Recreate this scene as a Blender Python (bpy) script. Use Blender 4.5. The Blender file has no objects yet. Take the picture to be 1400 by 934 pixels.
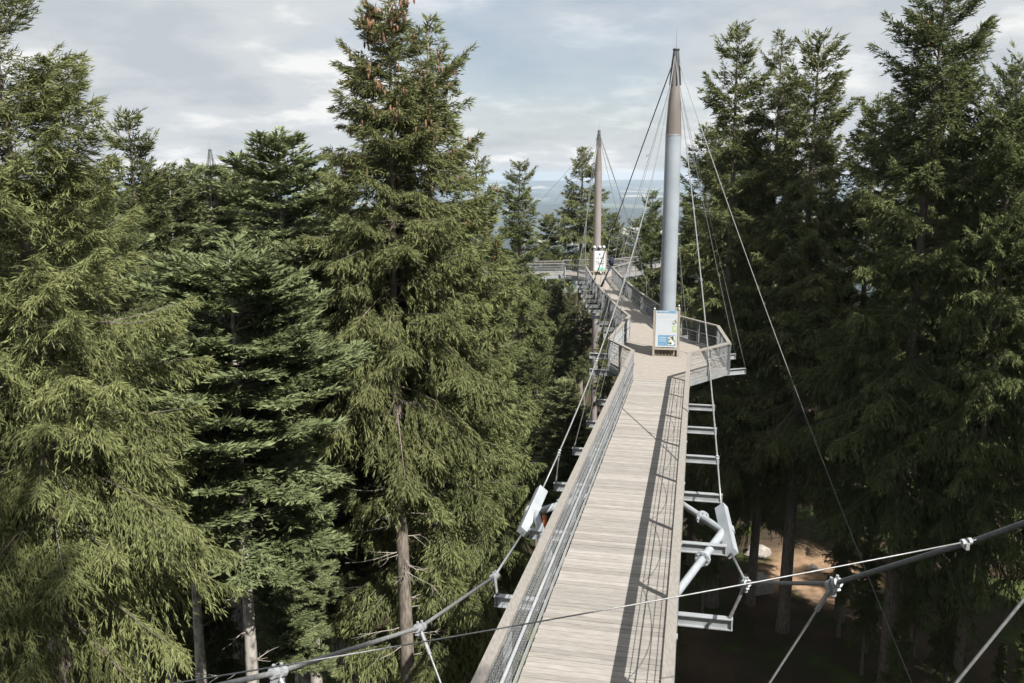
import bpy, math, random
import numpy as np
from mathutils import Vector, Matrix, Quaternion

scene = bpy.context.scene
col = scene.collection
R_ = math.radians
# ------------------------------------------------------------------ camera
F_PX, HORIZON = 1200.0, 238.0
PITCH = math.atan((467 - HORIZON) / F_PX)
CAM = np.array([0.0, 0.0, 24.0])
cam_d = bpy.data.cameras.new('camera')
cam_d.sensor_width = 36.0
cam_d.lens = 36.0 * F_PX / 1400.0
cam_d.clip_start, cam_d.clip_end = 0.1, 90000
cam = bpy.data.objects.new('camera', cam_d)
cam.location = CAM
cam.rotation_euler = (math.pi / 2 - PITCH, 0, 0)
col.objects.link(cam)
scene.camera = cam
# ------------------------------------------------------------------ sky and sun
SUN_EL, SUN_AZ = R_(49), R_(144)          # azimuth clockwise from +Y
SUN = Vector((math.sin(SUN_AZ) * math.cos(SUN_EL), math.cos(SUN_AZ) * math.cos(SUN_EL), math.sin(SUN_EL)))
world = bpy.data.worlds.new('World')
scene.world = world
world.use_nodes = True
wt = world.node_tree
for n_ in list(wt.nodes):
    wt.nodes.remove(n_)
def wn(t, **kw):
    n_ = wt.nodes.new(t)
    for k, v in kw.items():
        setattr(n_, k, v)
    return n_
wl = wt.links.new
out = wn('ShaderNodeOutputWorld')
sky = wn('ShaderNodeTexSky', sky_type='NISHITA', sun_disc=False, sun_elevation=SUN_EL, sun_rotation=SUN_AZ)
sky.altitude, sky.air_density, sky.dust_density, sky.ozone_density = 900, 1.0, 1.5, 1.0
bg1 = wn('ShaderNodeBackground'); bg1.inputs[1].default_value = 0.05
wl(sky.outputs[0], bg1.inputs[0])
tc = wn('ShaderNodeTexCoord')
sep = wn('ShaderNodeSeparateXYZ'); wl(tc.outputs['Generated'], sep.inputs[0])
def wmath(op, a, b=None):
    m = wn('ShaderNodeMath', operation=op)
    for i, v in enumerate((a, b)):
        if v is None: continue
        if isinstance(v, (int, float)): m.inputs[i].default_value = v
        else: wl(v, m.inputs[i])
    return m.outputs[0]
zz = wmath('ADD', wmath('MAXIMUM', sep.outputs[2], 0.0), 0.22)
cmb = wn('ShaderNodeCombineXYZ')
wl(wmath('DIVIDE', sep.outputs[0], zz), cmb.inputs[0])
wl(wmath('DIVIDE', sep.outputs[1], zz), cmb.inputs[1])
def wnoise(scale, detail, off):
    mp = wn('ShaderNodeMapping'); mp.inputs[1].default_value = off
    wl(cmb.outputs[0], mp.inputs[0])
    nz = wn('ShaderNodeTexNoise'); nz.inputs['Scale'].default_value = scale
    nz.inputs['Detail'].default_value = detail; nz.inputs['Roughness'].default_value = 0.55
    wl(mp.outputs[0], nz.inputs['Vector'])
    return nz.outputs['Fac']
def wramp(fac, stops):
    r = wn('ShaderNodeValToRGB'); r.color_ramp.interpolation = 'EASE'
    els = r.color_ramp.elements
    while len(els) < len(stops): els.new(0.5)
    for e, (p, c) in zip(els, stops):
        e.position = p; e.color = c
    wl(fac, r.inputs[0]); return r.outputs[0]
cover = wramp(wnoise(0.75, 6, (3.1, 1.7, 0)), [(0.32, (0.55, 0.55, 0.55, 1)), (0.52, (1, 1, 1, 1))])
shade = wramp(wnoise(1.9, 8, (8.2, 5.6, 2)), [(0.33, (0.49, 0.535, 0.575, 1)), (0.50, (0.60, 0.63, 0.655, 1)), (0.62, (0.83, 0.835, 0.83, 1))])
bg2 = wn('ShaderNodeBackground'); bg2.inputs[1].default_value = 0.565
wl(shade, bg2.inputs[0])
mixw = wn('ShaderNodeMixShader')
wl(cover, mixw.inputs[0]); wl(bg1.outputs[0], mixw.inputs[1]); wl(bg2.outputs[0], mixw.inputs[2])
wl(mixw.outputs[0], out.inputs[0])
sun_d = bpy.data.lights.new('sun', 'SUN')
sun_d.energy, sun_d.angle, sun_d.color = 5.0, R_(0.5), (1.0, 0.955, 0.89)
sun_o = bpy.data.objects.new('sun', sun_d)
sun_o.rotation_euler = SUN.to_track_quat('Z', 'Y').to_euler()
sun_o.location = (30, -30, 80)
col.objects.link(sun_o)
vs = scene.view_settings
vs.view_transform, vs.look, vs.exposure, vs.gamma = 'Standard', 'None', 1.0, 1.0
scene.cycles.max_bounces = 6
scene.cycles.diffuse_bounces = 1
scene.cycles.volume_bounces = 0

# ------------------------------------------------------------------ pixel helpers (directions only; the distance comes from what a thing touches)
_R = np.array([1.0, 0, 0]); _U = np.array([0, math.sin(PITCH), math.cos(PITCH)]); _F = np.array([0, math.cos(PITCH), -math.sin(PITCH)])
def ray(x, y): return _F * F_PX + _R * (x - 700) + _U * (467 - y)
def P(x, y, D):
    d = ray(x, y); return CAM + d * (D / d[1])
def PZ(x, y, z):
    d = ray(x, y); return CAM + d * ((z - CAM[2]) / d[2])
B1 = ray(955, 286); B1 = B1 / np.linalg.norm(B1[:2])       # direction of the near bridge per metre
N1 = np.array([B1[1], -B1[0], 0])
UP = np.array([0, 0, 1.0])
DECK0 = np.array([-1.24775, 0.0, 17.43])                     # deck centre line at s = 0
def S(s, t=0.0, z=0.0): return DECK0 + B1 * s + N1 * t + UP * z

# ------------------------------------------------------------------ materials
def mat(name, c1, c2=None, scale=8.0, rough=0.7, metal=0.0, spec=0.4, bump=0.0, detail=5, stretch=None, objrand=0.0, attr=None, ramp=(0.35, 0.65)):
    m = bpy.data.materials.new(name); m.use_nodes = True
    nt = m.node_tree; b = nt.nodes['Principled BSDF']
    b.inputs['Roughness'].default_value = rough; b.inputs['Metallic'].default_value = metal
    b.inputs['Specular IOR Level'].default_value = spec
    L = nt.links.new
    c2 = c2 or tuple(x * 0.8 for x in c1)
    tcn = nt.nodes.new('ShaderNodeTexCoord'); mp = nt.nodes.new('ShaderNodeMapping')
    if stretch: mp.inputs['Scale'].default_value = stretch
    L(tcn.outputs['Object'], mp.inputs[0])
    nz = nt.nodes.new('ShaderNodeTexNoise'); nz.inputs['Scale'].default_value = scale; nz.inputs['Detail'].default_value = detail
    if objrand:
        oi = nt.nodes.new('ShaderNodeObjectInfo')
        cx = nt.nodes.new('ShaderNodeVectorMath'); cx.operation = 'ADD'
        sc = nt.nodes.new('ShaderNodeMath'); sc.operation = 'MULTIPLY'; sc.inputs[1].default_value = 37.0
        L(oi.outputs['Random'], sc.inputs[0]); L(mp.outputs[0], cx.inputs[0]); L(sc.outputs[0], cx.inputs[1])
        L(cx.outputs[0], nz.inputs['Vector'])
    else:
        L(mp.outputs[0], nz.inputs['Vector'])
    rp = nt.nodes.new('ShaderNodeValToRGB')
    rp.color_ramp.elements[0].position, rp.color_ramp.elements[1].position = ramp
    rp.color_ramp.elements[0].color = (*c1, 1); rp.color_ramp.elements[1].color = (*c2, 1)
    L(nz.outputs['Fac'], rp.inputs[0])
    colo = rp.outputs[0]
    if objrand:
        hs = nt.nodes.new('ShaderNodeHueSaturation')
        mr = nt.nodes.new('ShaderNodeMapRange'); mr.inputs[3].default_value = 1 - objrand; mr.inputs[4].default_value = 1 + objrand
        L(oi.outputs['Random'], mr.inputs[0]); L(mr.outputs[0], hs.inputs['Value']); L(colo, hs.inputs['Color']); colo = hs.outputs[0]
    L(colo, b.inputs['Base Color'])
    if bump:
        bp = nt.nodes.new('ShaderNodeBump'); bp.inputs['Strength'].default_value = bump; bp.inputs['Distance'].default_value = 0.02
        L(nz.outputs['Fac'], bp.inputs['Height']); L(bp.outputs[0], b.inputs['Normal'])
    return m
def foliage_mat(name, dark, light, rough=0.6):
    m = bpy.data.materials.new(name); m.use_nodes = True
    nt = m.node_tree; b = nt.nodes['Principled BSDF']; L = nt.links.new
    b.inputs['Roughness'].default_value = rough; b.inputs['Specular IOR Level'].default_value = 0.12
    at = nt.nodes.new('ShaderNodeAttribute'); at.attribute_name = 'tint'
    rp = nt.nodes.new('ShaderNodeValToRGB')
    rp.color_ramp.elements[0].color = (*dark, 1); rp.color_ramp.elements[1].color = (*light, 1)
    L(at.outputs['Fac'], rp.inputs[0])
    oi = nt.nodes.new('ShaderNodeObjectInfo'); hs = nt.nodes.new('ShaderNodeHueSaturation')
    mr = nt.nodes.new('ShaderNodeMapRange'); mr.inputs[3].default_value = 0.85; mr.inputs[4].default_value = 1.15
    mh = nt.nodes.new('ShaderNodeMapRange'); mh.inputs[3].default_value = 0.485; mh.inputs[4].default_value = 0.508
    wh = nt.nodes.new('ShaderNodeTexWhiteNoise'); wh.noise_dimensions = '1D'; L(oi.outputs['Random'], wh.inputs['W']); L(wh.outputs['Value'], mh.inputs[0]); L(mh.outputs[0], hs.inputs['Hue'])
    L(oi.outputs['Random'], mr.inputs[0]); L(mr.outputs[0], hs.inputs['Value']); L(rp.outputs[0], hs.inputs['Color'])
    L(hs.outputs[0], b.inputs['Base Color'])
    tr = nt.nodes.new('ShaderNodeBsdfTranslucent'); L(hs.outputs[0], tr.inputs[0])
    mx = nt.nodes.new('ShaderNodeMixShader'); mx.inputs[0].default_value = 0.22
    L(b.outputs[0], mx.inputs[1]); L(tr.outputs[0], mx.inputs[2]); L(mx.outputs[0], nt.nodes['Material Output'].inputs[0])
    return m
M = dict(
    plank=mat('weathered_plank', (0.300, 0.283, 0.262), (0.215, 0.199, 0.180), 5, 0.8, spec=0.25, bump=0.3, stretch=(0.8, 9, 9), objrand=0.17),
    deck=mat('weathered_deck', (0.286, 0.261, 0.232), (0.223, 0.200, 0.175), 4, 0.8, spec=0.25, bump=0.2, stretch=(1, 6, 1)),
    handrail=mat('weathered_handrail', (0.248, 0.230, 0.210), (0.193, 0.179, 0.162), 9, 0.8, spec=0.25, bump=0.3, stretch=(4, 1, 4)),
    steel=mat('galvanised_steel', (0.332, 0.351, 0.365), (0.252, 0.269, 0.279), 3, 0.5, 0.25, 0.5),
    paint=mat('pale_grey_paint', (0.284, 0.318, 0.353), (0.241, 0.271, 0.301), 1.2, 0.42, 0.0, 0.5),
    taupe=mat('taupe_coating', (0.242, 0.216, 0.205), (0.190, 0.169, 0.161), 1.2, 0.5, 0.0, 0.4, stretch=(1, 1, 0.3)),
    saddle=mat('saddle_paint', (0.306, 0.332, 0.357), (0.255, 0.276, 0.297), 4, 0.45, 0.0, 0.5),
    rust=mat('weathered_brown_coating', (0.185, 0.168, 0.155), (0.138, 0.120, 0.107), 1.5, 0.55, 0.0, 0.4, stretch=(1, 1, 0.3)),
    cable=mat('cable_steel', (0.257, 0.261, 0.261), (0.179, 0.183, 0.183), 20, 0.45, 0.3, 0.5),
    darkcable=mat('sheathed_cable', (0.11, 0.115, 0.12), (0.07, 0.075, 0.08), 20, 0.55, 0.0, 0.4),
    wire=mat('stainless_wire', (0.225, 0.234, 0.243), (0.162, 0.171, 0.180), 20, 0.4, 0.5, 0.5),
    kiosk=mat('kiosk_timber', (0.313, 0.286, 0.238), (0.231, 0.204, 0.167), 5, 0.75, spec=0.25, stretch=(8, 8, 0.8)),
    kioskdark=mat('kiosk_dark_timber', (0.16, 0.12, 0.08), (0.08, 0.06, 0.045), 6, 0.8, spec=0.2, stretch=(8, 8, 0.8)),
    board=mat('board_white', (0.438, 0.469, 0.505), (0.426, 0.456, 0.487), 2, 0.35, 0, 0.5),
    blue=mat('board_blue', (0.10, 0.22, 0.36), (0.14, 0.28, 0.42), 6, 0.4, 0, 0.5),
    green=mat('board_green', (0.38, 0.50, 0.16), (0.30, 0.42, 0.13), 10, 0.4, 0, 0.5),
    teal=mat('board_teal', (0.18, 0.42, 0.32), (0.14, 0.36, 0.28), 10, 0.4, 0, 0.5),
    print=mat('board_grey_print', (0.42, 0.46, 0.50), (0.55, 0.60, 0.64), 40, 0.5, 0, 0.4),
    photo=mat('board_photo', (0.62, 0.62, 0.60), (0.06, 0.09, 0.05), 9, 0.4, 0, 0.4, ramp=(0.42, 0.58)),
    orange=mat('orange_paint', (0.62, 0.16, 0.06), (0.5, 0.12, 0.05), 6, 0.5, 0, 0.4),
    navy=mat('dark_navy_cloth', (0.025, 0.03, 0.06), (0.015, 0.018, 0.035), 6, 0.8, 0, 0.2),
    concrete=mat('concrete', (0.313, 0.299, 0.272), (0.231, 0.221, 0.201), 3, 0.85, 0, 0.2, bump=0.2),
    rock=mat('rock', (0.320, 0.288, 0.256), (0.176, 0.160, 0.144), 3, 0.9, 0, 0.2, bump=0.4),
    bark=mat('spruce_bark', (0.22, 0.19, 0.16), (0.10, 0.085, 0.07), 5, 0.9, 0, 0.15, bump=0.8, stretch=(3, 3, 0.7)),
    firbark=mat('fir_bark', (0.33, 0.31, 0.28), (0.11, 0.10, 0.09), 4, 0.9, 0, 0.15, bump=0.6, stretch=(2, 2, 1.1), ramp=(0.45, 0.68)),
    twig=mat('dead_twig', (0.30, 0.27, 0.24), (0.20, 0.18, 0.16), 6, 0.9, 0, 0.15),
    cone=mat('spruce_cone', (0.20, 0.115, 0.065), (0.14, 0.08, 0.045), 9, 0.7, 0, 0.3),
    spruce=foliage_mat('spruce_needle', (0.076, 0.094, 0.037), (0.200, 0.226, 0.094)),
    spruce_d=foliage_mat('spruce_needle_shaded', (0.060, 0.075, 0.028), (0.168, 0.192, 0.080)),  # darker copy of spruce; shade of the right-hand stand put into its colour
    fir=foliage_mat('fir_needle', (0.080, 0.102, 0.045), (0.215, 0.245, 0.118), 0.5),
    leaf=foliage_mat('broad_leaf', (0.06, 0.07, 0.025), (0.15, 0.155, 0.06)),
)

# ------------------------------------------------------------------ mesh helpers
def np3(p): return np.asarray(p, float)
def unit(v): v = np3(v); return v / (np.linalg.norm(v) + 1e-12)
class MB:
    def __init__(self): self.v = []; self.f = []
    def add(self, vs_, fs):
        k = len(self.v); self.v += [tuple(x) for x in vs_]; self.f += [tuple(i + k for i in f) for f in fs]; return self
    def box(self, c, hx, hy, hz, ax=(1, 0, 0), ay=(0, 1, 0), az=(0, 0, 1)):
        c, ax, ay, az = map(np3, (c, ax, ay, az))
        vs_ = [c + ax * hx * a + ay * hy * b + az * hz * d for a in (-1, 1) for b in (-1, 1) for d in (-1, 1)]
        return self.add(vs_, [(0, 1, 3, 2), (4, 6, 7, 5), (0, 4, 5, 1), (2, 3, 7, 6), (0, 2, 6, 4), (1, 5, 7, 3)])
    def bar(self, p, q, w, h, up=UP):
        p, q = np3(p), np3(q); d = unit(q - p); side = unit(np.cross(d, up)); u = np.cross(side, d)
        return self.box((p + q) / 2, np.linalg.norm(q - p) / 2, w / 2, h / 2, d, side, u)
    def tube(self, pts, r, n=6, cap=True):
        pts = [np3(p) for p in pts]; m = len(pts)
        rs = [r] * m if np.isscalar(r) else list(r)
        k0 = len(self.v); ref = None
        for i, p in enumerate(pts):
            d = unit(pts[min(i + 1, m - 1)] - pts[max(i - 1, 0)])
            if ref is None:
                ref = np.array([0, 0, 1.0]) if abs(d[2]) < 0.9 else np.array([1.0, 0, 0])
            a = unit(np.cross(d, ref)); b = np.cross(a, d); ref = b
            for j in range(n):
                t = 2 * math.pi * j / n
                self.v.append(tuple(p + (a * math.cos(t) + b * math.sin(t)) * rs[i]))
        for i in range(m - 1):
            for j in range(n):
                self.f.append((k0 + i * n + j, k0 + i * n + (j + 1) % n, k0 + (i + 1) * n + (j + 1) % n, k0 + (i + 1) * n + j))
        if cap:
            self.f.append(tuple(k0 + j for j in reversed(range(n)))); self.f.append(tuple(k0 + (m - 1) * n + j for j in range(n)))
        return self
    def mesh(self, name):
        me = bpy.data.meshes.new(name); me.from_pydata(self.v, [], self.f); me.update(); return me
    def build(self, name, m, parent=None, smooth=False):
        me = self.mesh(name)
        if smooth:
            me.polygons.foreach_set('use_smooth', [True] * len(me.polygons))
        return obj(name, me, m, parent)
def obj(name, me, m=None, parent=None, loc=None, rot=None):
    o = bpy.data.objects.new(name, me); col.objects.link(o)
    if m is not None and me is not None and not me.materials: me.materials.append(M[m] if isinstance(m, str) else m)
    if parent is not None: o.parent = parent
    if loc is not None: o.location = loc
    if rot is not None: o.rotation_euler = rot
    return o
def tag(o, label=None, cat=None, group=None, kind=None):
    if label: o['label'] = label
    if cat: o['category'] = cat
    if group: o['group'] = group
    if kind: o['kind'] = kind
    return o
def thing(name, label, cat, loc=(0, 0, 0), group=None):
    o = bpy.data.objects.new(name, None); col.objects.link(o); o.location = loc; o.empty_display_size = 0.3
    return tag(o, label, cat, group)
class Loc:
    """part builder for a thing whose Empty stands at loc: world points are shifted to the thing's own frame"""
    def __init__(self, root): self.root = root; self.o = np3(root.location)
    def put(self, mb, name, m, parent=None, smooth=False, kind=None):
        mb.v = [tuple(np3(v) - self.o) for v in mb.v]
        o = mb.build(name, m, parent or self.root, smooth)
        if kind: o['kind'] = kind
        return o
def poly_points(pts, step):
    """resample a polyline"""
    pts = [np3(p) for p in pts]; out_ = [pts[0]]
    for a, b in zip(pts[:-1], pts[1:]):
        n = max(1, int(round(np.linalg.norm(b - a) / step)))
        out_ += [a + (b - a) * k / n for k in range(1, n + 1)]
    return out_
def sag_line(a, b, sag, n=14):
    a, b = np3(a), np3(b)
    return [a + (b - a) * k / n - UP * sag * 4 * (k / n) * (1 - k / n) for k in range(n + 1)]

# ------------------------------------------------------------------ terrain
rng = np.random.default_rng(7)
def hnoise(x, y, s, seed):
    r = np.random.default_rng(seed); v = 0
    for k in range(6):
        a = r.uniform(0, 2 * math.pi); fq = s * r.uniform(0.5, 1.8); ph = r.uniform(0, 6.28)
        v = v + np.sin((x * math.cos(a) + y * math.sin(a)) * fq + ph)
    return v / 6
def ground_z(x, y):
    x, y = np3(x), np3(y); r = np.hypot(x, y)
    def ss(a, b, v):
        t = np.clip((v - a) / (b - a), 0, 1); return t * t * (3 - 2 * t)
    z = 0.5 * hnoise(x, y, 0.12, 1) - 0.6
    z = z - 300 * ss(105, 1500, r) + 55 * hnoise(x, y, 0.0016, 2) * ss(600, 2500, r)
    z = z + 60 * ss(4000, 9000, r) * (0.6 + 0.8 * hnoise(x, y, 0.0007, 3)) + 190 * ss(9000, 16000, r) + 34 * hnoise(x, y, 0.0011, 5) * ss(9000, 15000, r)
    return z
rad = np.concatenate([[0.0], np.linspace(3, 120, 40), np.geomspace(130, 17000, 90)])
na = 220
V, Fq = [(0, 0, float(ground_z(0, 0)))], []
for i, r in enumerate(rad[1:]):
    a = np.arange(na) * 2 * math.pi / na
    x, y = r * np.sin(a), r * np.cos(a); z = ground_z(x, y)
    V += list(zip(x.tolist(), y.tolist(), z.tolist()))
for j in range(na): Fq.append((0, 1 + (j + 1) % na, 1 + j))
for i in range(len(rad) - 2):
    for j in range(na):
        a, b = 1 + i * na, 1 + (i + 1) * na
        Fq.append((a + j, a + (j + 1) % na, b + (j + 1) % na, b + j))
me = bpy.data.meshes.new('ground'); me.from_pydata(V, [], Fq); me.update()
me.polygons.foreach_set('use_smooth', [True] * len(me.polygons))
gm = bpy.data.materials.new('forest_floor_and_far_fields'); gm.use_nodes = True
nt = gm.node_tree; L = nt.links.new; b = nt.nodes['Principled BSDF']; b.inputs['Roughness'].default_value = 0.95; b.inputs['Specular IOR Level'].default_value = 0.1
geo = nt.nodes.new('ShaderNodeNewGeometry')
def gramp(fac, stops, interp='LINEAR'):
    r = nt.nodes.new('ShaderNodeValToRGB'); r.color_ramp.interpolation = interp
    while len(r.color_ramp.elements) < len(stops): r.color_ramp.elements.new(0.5)
    for e, (p, c) in zip(r.color_ramp.elements, stops): e.position = p; e.color = (*c, 1)
    L(fac, r.inputs[0]); return r.outputs[0]
def gnoise(scale, detail=5, vec=None):
    n_ = nt.nodes.new('ShaderNodeTexNoise'); n_.inputs['Scale'].default_value = scale; n_.inputs['Detail'].default_value = detail
    L(vec or geo.outputs['Position'], n_.inputs['Vector']); return n_.outputs['Fac']
floor_c = gramp(gnoise(0.35, 8), [(0.36, (0.07, 0.05, 0.034)), (0.50, (0.045, 0.036, 0.024)), (0.58, (0.035, 0.045, 0.016)), (0.7, (0.06, 0.075, 0.025))])
# trodden earth of the clearing round the anchor block
d_ = nt.nodes.new('ShaderNodeVectorMath'); d_.operation = 'DISTANCE'
pc = P(1090, 768, 51); d_.inputs[1].default_value = (pc[0] + 1.5, pc[1], 0)
L(geo.outputs['Position'], d_.inputs[0])
ad = nt.nodes.new('ShaderNodeMath'); ad.operation = 'MULTIPLY_ADD'; ad.inputs[1].default_value = 5.0
L(gnoise(0.4, 6), ad.inputs[0]); L(d_.outputs['Value'], ad.inputs[2])
earth_f = gramp(ad.outputs[0], [(0.0, (1, 1, 1)), (1.0, (0, 0, 0))])
mrg = nt.nodes.new('ShaderNodeMapRange'); mrg.inputs[1].default_value = 5.0; mrg.inputs[2].default_value = 7.0; mrg.inputs[3].default_value = 1; mrg.inputs[4].default_value = 0
L(ad.outputs[0], mrg.inputs[0])
mx1 = nt.nodes.new('ShaderNodeMix'); mx1.data_type = 'RGBA'; L(mrg.outputs[0], mx1.inputs[0]); L(floor_c, mx1.inputs[6])
L(gramp(gnoise(1.5, 6), [(0.4, (0.30, 0.20, 0.13)), (0.6, (0.20, 0.135, 0.085))]), mx1.inputs[7])
vor = nt.nodes.new('ShaderNodeTexVoronoi'); vor.inputs['Scale'].default_value = 0.0026
wv = nt.nodes.new('ShaderNodeVectorMath'); wv.operation = 'MULTIPLY'; wv.inputs[1].default_value = (1, 0.55, 0)
L(geo.outputs['Position'], wv.inputs[0]); L(wv.outputs[0], vor.inputs['Vector'])
field_c = gramp(vor.outputs['Color'], [(0.30, (0.022, 0.03, 0.022)), (0.42, (0.055, 0.068, 0.045)), (0.55, (0.09, 0.105, 0.065)), (0.70, (0.21, 0.21, 0.15)), (0.84, (0.27, 0.265, 0.20))], 'CONSTANT')
wood_f = gramp(gnoise(0.0009, 8), [(0.485, (0, 0, 0)), (0.505, (1, 1, 1))])
mx2 = nt.nodes.new('ShaderNodeMix'); mx2.data_type = 'RGBA'; L(wood_f, mx2.inputs[0]); L(field_c, mx2.inputs[6]); mx2.inputs[7].default_value = (0.012, 0.020, 0.014, 1)
ln = nt.nodes.new('ShaderNodeVectorMath'); ln.operation = 'LENGTH'; L(geo.outputs['Position'], ln.inputs[0])
mr3 = nt.nodes.new('ShaderNodeMapRange'); mr3.inputs[1].default_value = 250; mr3.inputs[2].default_value = 500; L(ln.outputs['Value'], mr3.inputs[0])
mx3 = nt.nodes.new('ShaderNodeMix'); mx3.data_type = 'RGBA'; L(mr3.outputs[0], mx3.inputs[0]); L(mx1.outputs[2], mx3.inputs[6]); L(mx2.outputs[2], mx3.inputs[7])
L(mx3.outputs[2], b.inputs['Base Color'])
bp = nt.nodes.new('ShaderNodeBump'); bp.inputs['Strength'].default_value = 0.6; bp.inputs['Distance'].default_value = 0.15; L(gnoise(2.2, 8), bp.inputs['Height']); L(bp.outputs[0], b.inputs['Normal'])
g_o = obj('ground', me, gm); tag(g_o, 'brown forest floor falling away to hazy blue fields and hills', None, None, 'structure')
GZ = lambda x, y: float(ground_z(x, y))

# ================================================================== railings, decks, bridges
BAY = 3.3
def railing(loc, pts, post_pts, inward, full=True, droop=False, hw=0.145, wires=4, mesh_step=0.085, wire_r=0.0021, mid_r=0.022):
    """pts: deck-edge polyline (world); inward: function(point) -> unit vector to the walkway"""
    pts = [np3(p) for p in pts]
    h = MB()
    for a, b_ in zip(pts[:-1], pts[1:]):
        e = unit(b_ - a) * 0.02
        h.bar(a + UP * 1.10 - e - inward(a) * 0.03, b_ + UP * 1.10 + e - inward(b_) * 0.03, hw, 0.06)
    hr = loc.put(h, 'handrail', 'handrail')
    m = MB()
    m.tube([p + UP * 0.60 + inward(p) * 0.05 for p in pts], mid_r, 6)
    loc.put(m, 'middle_rail', 'steel', hr, True)
    k = MB()
    for a, b_ in zip(pts[:-1], pts[1:]):
        k.bar(a + UP * 0.07 + inward(a) * 0.03, b_ + UP * 0.07 + inward(b_) * 0.03, 0.012, 0.11)
    loc.put(k, 'kick_plate', 'steel', hr)
    for i in range(wires):
        z = [0.24, 0.40, 0.78, 0.94, 0.16, 0.32][i]
        w = MB().tube([p + UP * z + inward(p) * 0.02 for p in pts], 0.007, 4)
        loc.put(w, 'railing_cable', 'wire', hr)
    if full:
        w = MB()
        for a, b_ in zip(pts[:-1], pts[1:]):
            Ln = np.linalg.norm(b_ - a); d = (b_ - a) / Ln; n = int(Ln / mesh_step)
            for q in range(-8, n):
                for sg in (0, 1):
                    s0, s1 = q * mesh_step, q * mesh_step + 0.62
                    z0, z1 = (0.12, 1.05) if sg else (1.05, 0.12)
                    c0, c1 = max(0, s0), min(Ln, s1)
                    if c1 - c0 < 0.02: continue
                    f0, f1 = (c0 - s0) / 0.62, (c1 - s0) / 0.62
                    w.tube([a + d * c0 + UP * (z0 + (z1 - z0) * f0), a + d * c1 + UP * (z0 + (z1 - z0) * f1)], wire_r, 3, False)
        loc.put(w, 'wire_mesh', 'wire', hr, kind='stuff')
    for p in post_pts:
        p = np3(p); i = inward(p); ax = unit(np.cross(i, UP))
        q = MB()
        for sg in (-1, 1):
            q.box(p - i * 0.05 + UP * 0.43 + ax * sg * 0.035, 0.008, 0.05, 0.64, ax, i, UP)
        q.box(p - i * 0.05 + UP * 1.06, 0.06, 0.07, 0.012, ax, i, UP)
        loc.put(q, 'post', 'steel', hr)
    if droop:
        pp = [np3(p) for p in post_pts]; pl = []
        for a, b_ in zip(pp[:-1], pp[1:]):
            l = sag_line(a + UP * 1.02, b_ + UP * 1.02, 0.42, 10)
            pl += l if not pl else l[1:]
        loc.put(MB().tube([p - inward(p) * 0.10 for p in pl], 0.007, 4), 'drooping_cable', 'darkcable', hr)
    return hr
def ibeam(Ln, h=0.20, w=0.13, t=0.016):
    m = MB(); m.box((0, 0, h / 2 - t / 2), Ln / 2, w / 2, t / 2); m.box((0, 0, -h / 2 + t / 2), Ln / 2, w / 2, t / 2); m.box((0, 0, 0), Ln / 2, t / 2, h / 2 - t)
    for x in (-Ln / 2 + 0.02, Ln / 2 - 0.02): m.box((x, 0, 0), 0.008, w / 2 - 0.004, h / 2 - t)
    return m
yaw1 = math.atan2(N1[1], N1[0])
# ---- near bridge
S_END = 34.0
br = thing('suspension_footbridge', 'long grey plank footbridge with wooden handrails running up to the first mast platform', 'footbridge', tuple(S(12)), 'footbridges between the masts')
lc = Loc(br)
plank_me = [MB().box((0, 0, 0), 1.0, 0.0675, 0.022).mesh('plank') for _ in range(1)][0]
plank_me.materials.append(M['plank'])
pr = random.Random(3)
pitch_b = math.asin(B1[2] / np.linalg.norm(B1))
k = 0; s = 2.0
while s < S_END:
    o = obj('plank', plank_me, None, br, tuple(S(s, pr.uniform(-0.006, 0.006), -0.022 + pr.uniform(-0.003, 0.003)) - lc.o), (pr.uniform(-0.012, 0.012) + pitch_b, 0, yaw1 + pr.uniform(-0.002, 0.002)))
    s += 0.1455; k += 1
beam_me = ibeam(4.1).mesh('cross_beam'); beam_me.materials.append(M['steel'])
S_BEAMS = [4.4 + BAY * i for i in range(9)]
for sb in S_BEAMS:
    obj('cross_beam', beam_me, None, br, tuple(S(sb, 0, -0.30) - lc.o), (0, 0, yaw1))
for t in (-0.75, 0.75):
    lc.put(MB().bar(S(1.5, t, -0.12), S(S_END, t, -0.12), 0.12, 0.14), 'stringer', 'steel')
for t, sg in ((-1.05, 1), (1.05, -1)):
    inw = lambda p, sg=sg: N1 * sg
    railing(lc, [S(1.5, t), S(S_END, t)], [S(sb, t) for sb in S_BEAMS] + [S(S_END - 0.05, t)], inw, droop=(sg == -1), mid_r=0.028 if sg == 1 else 0.011)
for sb in S_BEAMS[2:-1]:
    for t in (-0.72, 0.72):
        lc.put(MB().tube([S(sb, t, -0.45), S(sb + BAY, -t, -0.45)], 0.008, 4), 'wind_brace', 'cable')
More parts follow.
